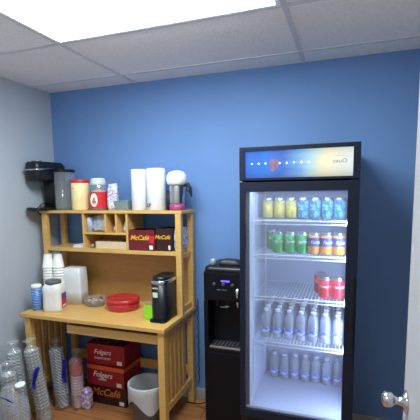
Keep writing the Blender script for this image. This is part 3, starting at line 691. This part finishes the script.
# sign box
b = nb(); sz0, sz1 = 1.648, FH
box(b, FX0, FX1, FY0, FY0+.05, sz0, sz0+.012); box(b, FX0, FX1, FY0, FY0+.05, sz1-.022, sz1, .002)
box(b, FX0, FX0+.032, FY0, FY0+.05, sz0+.012, sz1-.022); box(b, FX1-.034, FX1, FY0, FY0+.05, sz0+.012, sz1-.022)
box(b, FX0+.03, FX1-.03, FY0+.035, FY0+.05, sz0+.01, sz1-.02)
sg = obj('sign_housing', b, FB, fr)
def sign_mat():
    m = bpy.data.materials.new('backlit_sign'); m.use_nodes = True; N = m.node_tree.nodes; L = m.node_tree.links
    b = N['Principled BSDF']; b.inputs['Roughness'].default_value = .5; b.inputs['Specular IOR Level'].default_value = .15
    tc = N.new('ShaderNodeTexCoord'); sp = N.new('ShaderNodeSeparateXYZ'); L.new(tc.outputs['Generated'], sp.inputs[0])
    r = N.new('ShaderNodeValToRGB'); e = r.color_ramp.elements
    e[0].position = 0; e[0].color = lin((12, 96, 214)); e[1].position = 1; e[1].color = lin((214, 224, 222))
    for p, c in ((.2, (24, 118, 228)), (.36, (60, 104, 200)), (.5, (104, 160, 222)), (.62, (170, 210, 225)), (.75, (235, 230, 190))):
        q = e.new(p); q.color = lin(c)
    nz = N.new('ShaderNodeTexNoise'); nz.inputs['Scale'].default_value = 5; L.new(tc.outputs['Generated'], nz.inputs['Vector'])
    ad = N.new('ShaderNodeMath'); ad.operation = 'MULTIPLY_ADD'; ad.inputs[1].default_value = .16; L.new(nz.outputs[0], ad.inputs[0])
    sb = N.new('ShaderNodeMath'); sb.operation = 'SUBTRACT'; L.new(sp.outputs['X'], sb.inputs[0]); sb.inputs[1].default_value = .08; L.new(sb.outputs[0], ad.inputs[2])
    L.new(ad.outputs[0], r.inputs[0])
    # warm band of the print near the lamp row on the right half
    b.inputs['Base Color'].default_value = (.03, .035, .04, 1); L.new(r.outputs[0], b.inputs['Emission Color'])
    # lamp row behind the sheet: brighter along mid height
    z = N.new('ShaderNodeMath'); z.operation = 'SUBTRACT'; L.new(sp.outputs['Z'], z.inputs[0]); z.inputs[1].default_value = .55
    z2 = N.new('ShaderNodeMath'); z2.operation = 'MULTIPLY'; L.new(z.outputs[0], z2.inputs[0]); L.new(z.outputs[0], z2.inputs[1])
    z3 = N.new('ShaderNodeMath'); z3.operation = 'MULTIPLY_ADD'; L.new(z2.outputs[0], z3.inputs[0]); z3.inputs[1].default_value = -1.6; z3.inputs[2].default_value = 1.08
    L.new(z3.outputs[0], b.inputs['Emission Strength'])
    return m
PX0, PX1, PZ0, PZ1 = FX0+.032, FX1-.034, sz0+.012, sz1-.022
b = nb(); box(b, PX0, PX1, FY0+.006, FY0+.010, PZ0, PZ1); sp_ = obj('sign_panel', b, sign_mat(), sg)
LED = mat('led_dot', (255, 255, 255), .4, emit=(220, 240, 255), es=2.2)
b = nb()
for k in range(9):
    x = PX0+.035+k*.037
    lathe(b, [(.0001, 0), (.0035, 0), (.0001, .0002)], n=12, caps=False)
    b.verts.ensure_lookup_table()
    for v in b.verts[-36:]: v.co = Vector((v.co.x+x, FY0+.0055, v.co.y+PZ0+.075))
obj('sign_led', b, LED, sg)['kind'] = 'stuff'
# the reddish brown shape in the print, and the faint wording with its swoosh
b = nb()
pts = [(.0, .03), (.018, .026), (.026, .01), (.02, -.012), (.006, -.03), (-.012, -.036), (-.028, -.024), (-.02, -.006), (-.03, .014), (-.014, .028)]
vs = [b.verts.new((PX0+.155+x, FY0+.0052, PZ0+.068+z)) for x, z in pts]; b.faces.new(vs)
r_ = bmesh.ops.extrude_face_region(b, geom=b.faces[:]);
for v in [g for g in r_['geom'] if isinstance(g, bmesh.types.BMVert)]: v.co.y += .0008
obj('sign_figure', b, mat('russet_print', (110, 84, 110), .5, var=.35, scale=60, emit=(120, 90, 120), es=.3), sg)
b = nb(); arc = [(PX1-.11+.10*t, FY0+.0052, PZ0+.092+.012*math.sin(t*PI)) for t in [i/10 for i in range(11)]]
tube(b, arc, .0012, radii=[.0003+.0016*math.sin(PI*i/10) for i in range(11)]); obj('sign_swoosh', b, mat('sign_gold', (200, 176, 130), .5, emit=(190, 170, 130), es=.5), sg)
letters('cauO', .032, mat('sign_grey', (120, 135, 150), .5, emit=(120, 135, 150), es=.35), sg, (PX1-.062, FY0+.0058, PZ0+.075), depth=.0005, font_scale=(1, .85))
# door: frame, glass, handle
dz0, dz1 = .30, 1.640
b = nb(); yD0, yD1 = FY0, FY0+.045
fl, frr = .031, .056
box(b, FX0, FX0+fl, yD0, yD1, dz0, dz1, .003); box(b, FX1-frr, FX1, yD0, yD1, dz0, dz1, .003)
box(b, FX0+fl-.001, FX1-frr+.001, yD0+.001, yD1-.001, dz1-.050, dz1-.001); box(b, FX0+fl-.001, FX1-frr+.001, yD0+.001, yD1-.001, dz0+.001, dz0+.045)
dr = obj('door', b, FB, fr)
b = nb(); box(b, FX0+fl, FX1-frr, yD0+.014, yD0+.018, dz0+.045, dz1-.050); obj('glass_pane', b, GLASS, dr)
b = nb(); box(b, FX1-.03, FX1-.012, yD0-.014, yD0+.002, .75, 1.15, .004); obj('handle', b, BLACK, dr)
b = nb()
for (x0, x1, z0, z1) in ((FX0+fl, FX1-frr, dz0+.045, dz0+.051), (FX0+fl, FX1-frr, dz1-.054, dz1-.050)): box(b, x0, x1, yD0+.02, yD0+.04, z0, z1)
obj('gasket', b, mat('grey_gasket', (150, 152, 160), .6), dr)
# base with grille
b = nb(); box(b, FX0+.005, FX1-.005, FY0+.012, FY0+.05, .05, dz0-.008, .003)
bs = obj('base_panel', b, BLACK, fr)
b = nb()
for k in range(11): box(b, FX0+.04, FX1-.04, FY0+.002, FY0+.014, .07+k*.02, .078+k*.02, .002)
obj('grille', b, BLACKG, bs)
for x in (FX0+.04, FX1-.06):
    for y in (FY0+.08, FY1-.06):
        b = nb(); lathe(b, [(.018, 0), (.018, .03)], n=12); obj('foot', b, BLACKM, fr, (x, y, 0))
# interior light strips
LEDS = mat('fridge_light', (250, 250, 255), .5, emit=(198, 218, 255), es=FRIDGE)
b = nb(); box(b, FX1-wl-.010, FX1-wl, FY0+.066, FY0+.082, IZ0+.05, IZ1-.05, .002); obj('light_strip', b, LEDS, fr)
b = nb(); box(b, FX0+wl+.03, FX1-wl-.03, FY0+.066, FY0+.074, IZ1-.006, IZ1, .001); obj('light_strip', b, LEDS, fr)
# wire shelves
SHZ = (1.43, 1.238, .996, .73)
WIRE = mat('white_wire', (236, 240, 246), .35, var=.02)
for z in SHZ:
    b = nb(); x0, x1, y0, y1 = FX0+wl+.01, FX1-wl-.012, -.512, -.09
    for y in (y0, y1): tube(b, [(x0, y, z-.004), (x1, y, z-.004)], .0032, 6)
    tube(b, [(x0, y0, z-.022), (x1, y0, z-.022)], .0028, 6)
    for x in (x0, x1): tube(b, [(x, y0, z-.004), (x, y1, z-.004)], .003, 6)
    n = 26
    for k in range(n+1):
        x = x0+(x1-x0)*k/n; tube(b, [(x, y0, z-.022), (x, y0, z-.003), (x, y1, z-.003)], .0016, 5)
    obj('wire_shelf', b, WIRE, fr)

# ------------------------------------------------------------------ drinks
ALU = mat('can_aluminium', (190, 194, 200), .28, 1, var=.03)
def can_type(key, m, text=None, tm=None, tsize=.03, band=None, shear=.2):
    t = thing('drink_can', '', 'can')
    b = nb(); lathe(b, [(.024, 0), (.0265, .003), (.033, .012), (.033, .104)], n=26, caps=True); obj('body', b, m, t)
    b = nb(); lathe(b, [(.033, .104), (.0275, .1165), (.0282, .1195), (.0275, .1215), (.025, .1205), (.0245, .1185), (.0001, .1185)], n=26, caps=False); obj('top', b, ALU, t)
    if band:
        b = nb(); lathe(b, [(.0334, .045), (.0336, .075), (.0334, .092)], n=26, caps=False); obj('printed_band', b, band, t)
    if text: letters(text, tsize, tm, t, (0, 0, .068), wrap=(.0342, -PI/2+.35), shear=shear, depth=.0004)
    return t
YEL = banded('yellow_can_print', (236, 198, 40), [(.48, (238, 204, 50)), (.56, (140, 180, 180)), (.62, (240, 210, 70)), (.75, (236, 140, 40))], kind='noise', scale=30, rough=.35)
TEA = banded('teal_can_print', (40, 132, 164), [(.46, (44, 136, 168)), (.52, (160, 206, 214)), (.62, (60, 130, 170)), (.78, (120, 180, 150))], kind='noise', scale=30, rough=.35)
GRN = mat('green_can', (34, 158, 74), .3, var=.12, metal=.2)
ORG = mat('orange_can', (238, 146, 54), .3, var=.1, metal=.1)
RDC = mat('red_can', (206, 26, 44), .3, var=.1, metal=.1)
ty = can_type('y', YEL); tt = can_type('t', TEA); tg = can_type('g', GRN, 'Sprite', TXTW, .024)
to = can_type('o', ORG, 'Fanta', TXTW, .027, band=mat('navy_band', (70, 84, 150), .4, var=.2)); tr_ = can_type('r', RDC, 'Coca-Cola', TXTW, .019)
used = {}
def put(t, x, y, z, label, group):
    if t.name not in used: used[t.name] = 1; t.location = (x, y, z); t['label'] = label; t['group'] = group; return t
    return dup(t, (x, y, z), label=label, group=group)
sx = [1.85+.068*k for k in range(7)]
s2 = [1.858+.0668*k for k in range(7)]
for k in range(7):
    pos = ('leftmost', 'second from left', 'third from left', 'fourth from left', 'third from right', 'second from right', 'rightmost')[k]
    y = -.33
    if k < 3: put(ty, sx[k], y, SHZ[0], 'yellow drink can, %s in the row on the top fridge shelf' % pos, 'yellow cans on the top shelf')
    else: put(tt, sx[k], y, SHZ[0], 'teal drink can, %s in the row on the top fridge shelf' % pos, 'teal cans on the top shelf')
for k, lb in ((0, 'farthest back at the left end'), (1, 'alone left of the touching pair'), (2, 'left of the touching pair'), (3, 'right of the touching pair beside the orange cans')):
    put(tg, s2[k]+(0 if k else .0), -.42 if k else -.26, SHZ[1], 'green soda can, second fridge shelf, '+lb, 'green cans on the second shelf')
for k, lb in ((4, 'left'), (5, 'middle'), (6, 'right')):
    put(to, s2[k], -.42, SHZ[1], 'orange soda can on the second fridge shelf, %s one of the three' % lb, 'orange cans on the second shelf')
put(tr_, 2.190, -.44, SHZ[2], 'red soda can, front left on the third fridge shelf', 'red cans on the third shelf')
put(tr_, 2.260, -.44, SHZ[2], 'red soda can, front right on the third fridge shelf', 'red cans on the third shelf')
put(tr_, 2.158, -.335, SHZ[2], 'red soda can behind the front two on the third fridge shelf', 'red cans on the third shelf')
# water bottles
wbt = thing('water_bottle', 'clear water bottle in the rows on the fourth fridge shelf', 'bottle', group='water bottles on the fourth shelf')
b = nb(); lathe(b, [(.024, 0), (.030, .004), (.0305, .02), (.0295, .03), (.0305, .04), (.0295, .055), (.0305, .07), (.0305, .125), (.028, .145), (.018, .168), (.0125, .178), (.0125, .186)], n=22); obj('bottle', b, WATER, wbt)
b = nb(); lathe(b, [(.0145, .184), (.0145, .198), (.0135, .2), (.0001, .2)], n=16); obj('cap', b, WHITE_P, wbt)
b = nb(); lathe(b, [(.0312, .04), (.0312, .075)], n=22, caps=False)
obj('label', b, banded('water_label', (60, 90, 190), [(.45, (70, 100, 196)), (.55, (190, 204, 236)), (.7, (225, 230, 244))], kind='noise', scale=45), wbt)
for o_ in wbt.children:
    for v in o_.data.vertices: v.co.z *= .86
first = True
for r in range(5):
    for k in range(7):
        x, y = 1.86+.0675*k, -.43+.068*r
        lb_ = 'water bottle on the fourth fridge shelf, %s in the %s row' % (SIDE[k], ('front', 'second', 'third', 'fourth', 'rear')[r])
        if first: wbt.location = (x, y, SHZ[3]); first = False; wbt['label'] = lb_
        else: dup(wbt, (x, y, SHZ[3]), label=lb_)
for k in range(7):
    dup(wbt, (1.862+.0675*k, -.135-.004*(k % 2), IZ0+.0005), label='water bottle standing on the fridge floor, %s in its row' % SIDE[k], group='water bottles on the fridge floor')

# ------------------------------------------------------------------ cables
b = nb(); pts = [(1.262, -.03, .80)]
for k in range(30): pts.append((1.262+.004*math.sin(k*1.9), -.022+.003*math.cos(k*1.9), .80-.022*(k+1)))
tube(b, pts, .003, 6)
tag(obj('coiled_cord', b, BLACKM), 'thin dark coiled cord hanging down the wall right of the desk', 'cord')
b = nb(); tube(b, [(1.18, -.09, .004), (1.25, -.09, .01), (1.30, -.12, .03), (1.36, -.14, .06), (1.42, -.15, .09)], .004, 6)
tag(obj('power_cord', b, BLACKM), 'black power cord running from the desk foot to the water dispenser', 'cord')
b = nb(); tube(b, [(1.10, -.20, .755), (1.17, -.10, .756), (1.235, -.05, .765), (1.258, -.02, .74)], .003, 6)
tag(obj('power_cord', b, BLACKM), 'black cord crossing the back right corner of the desktop', 'cord')
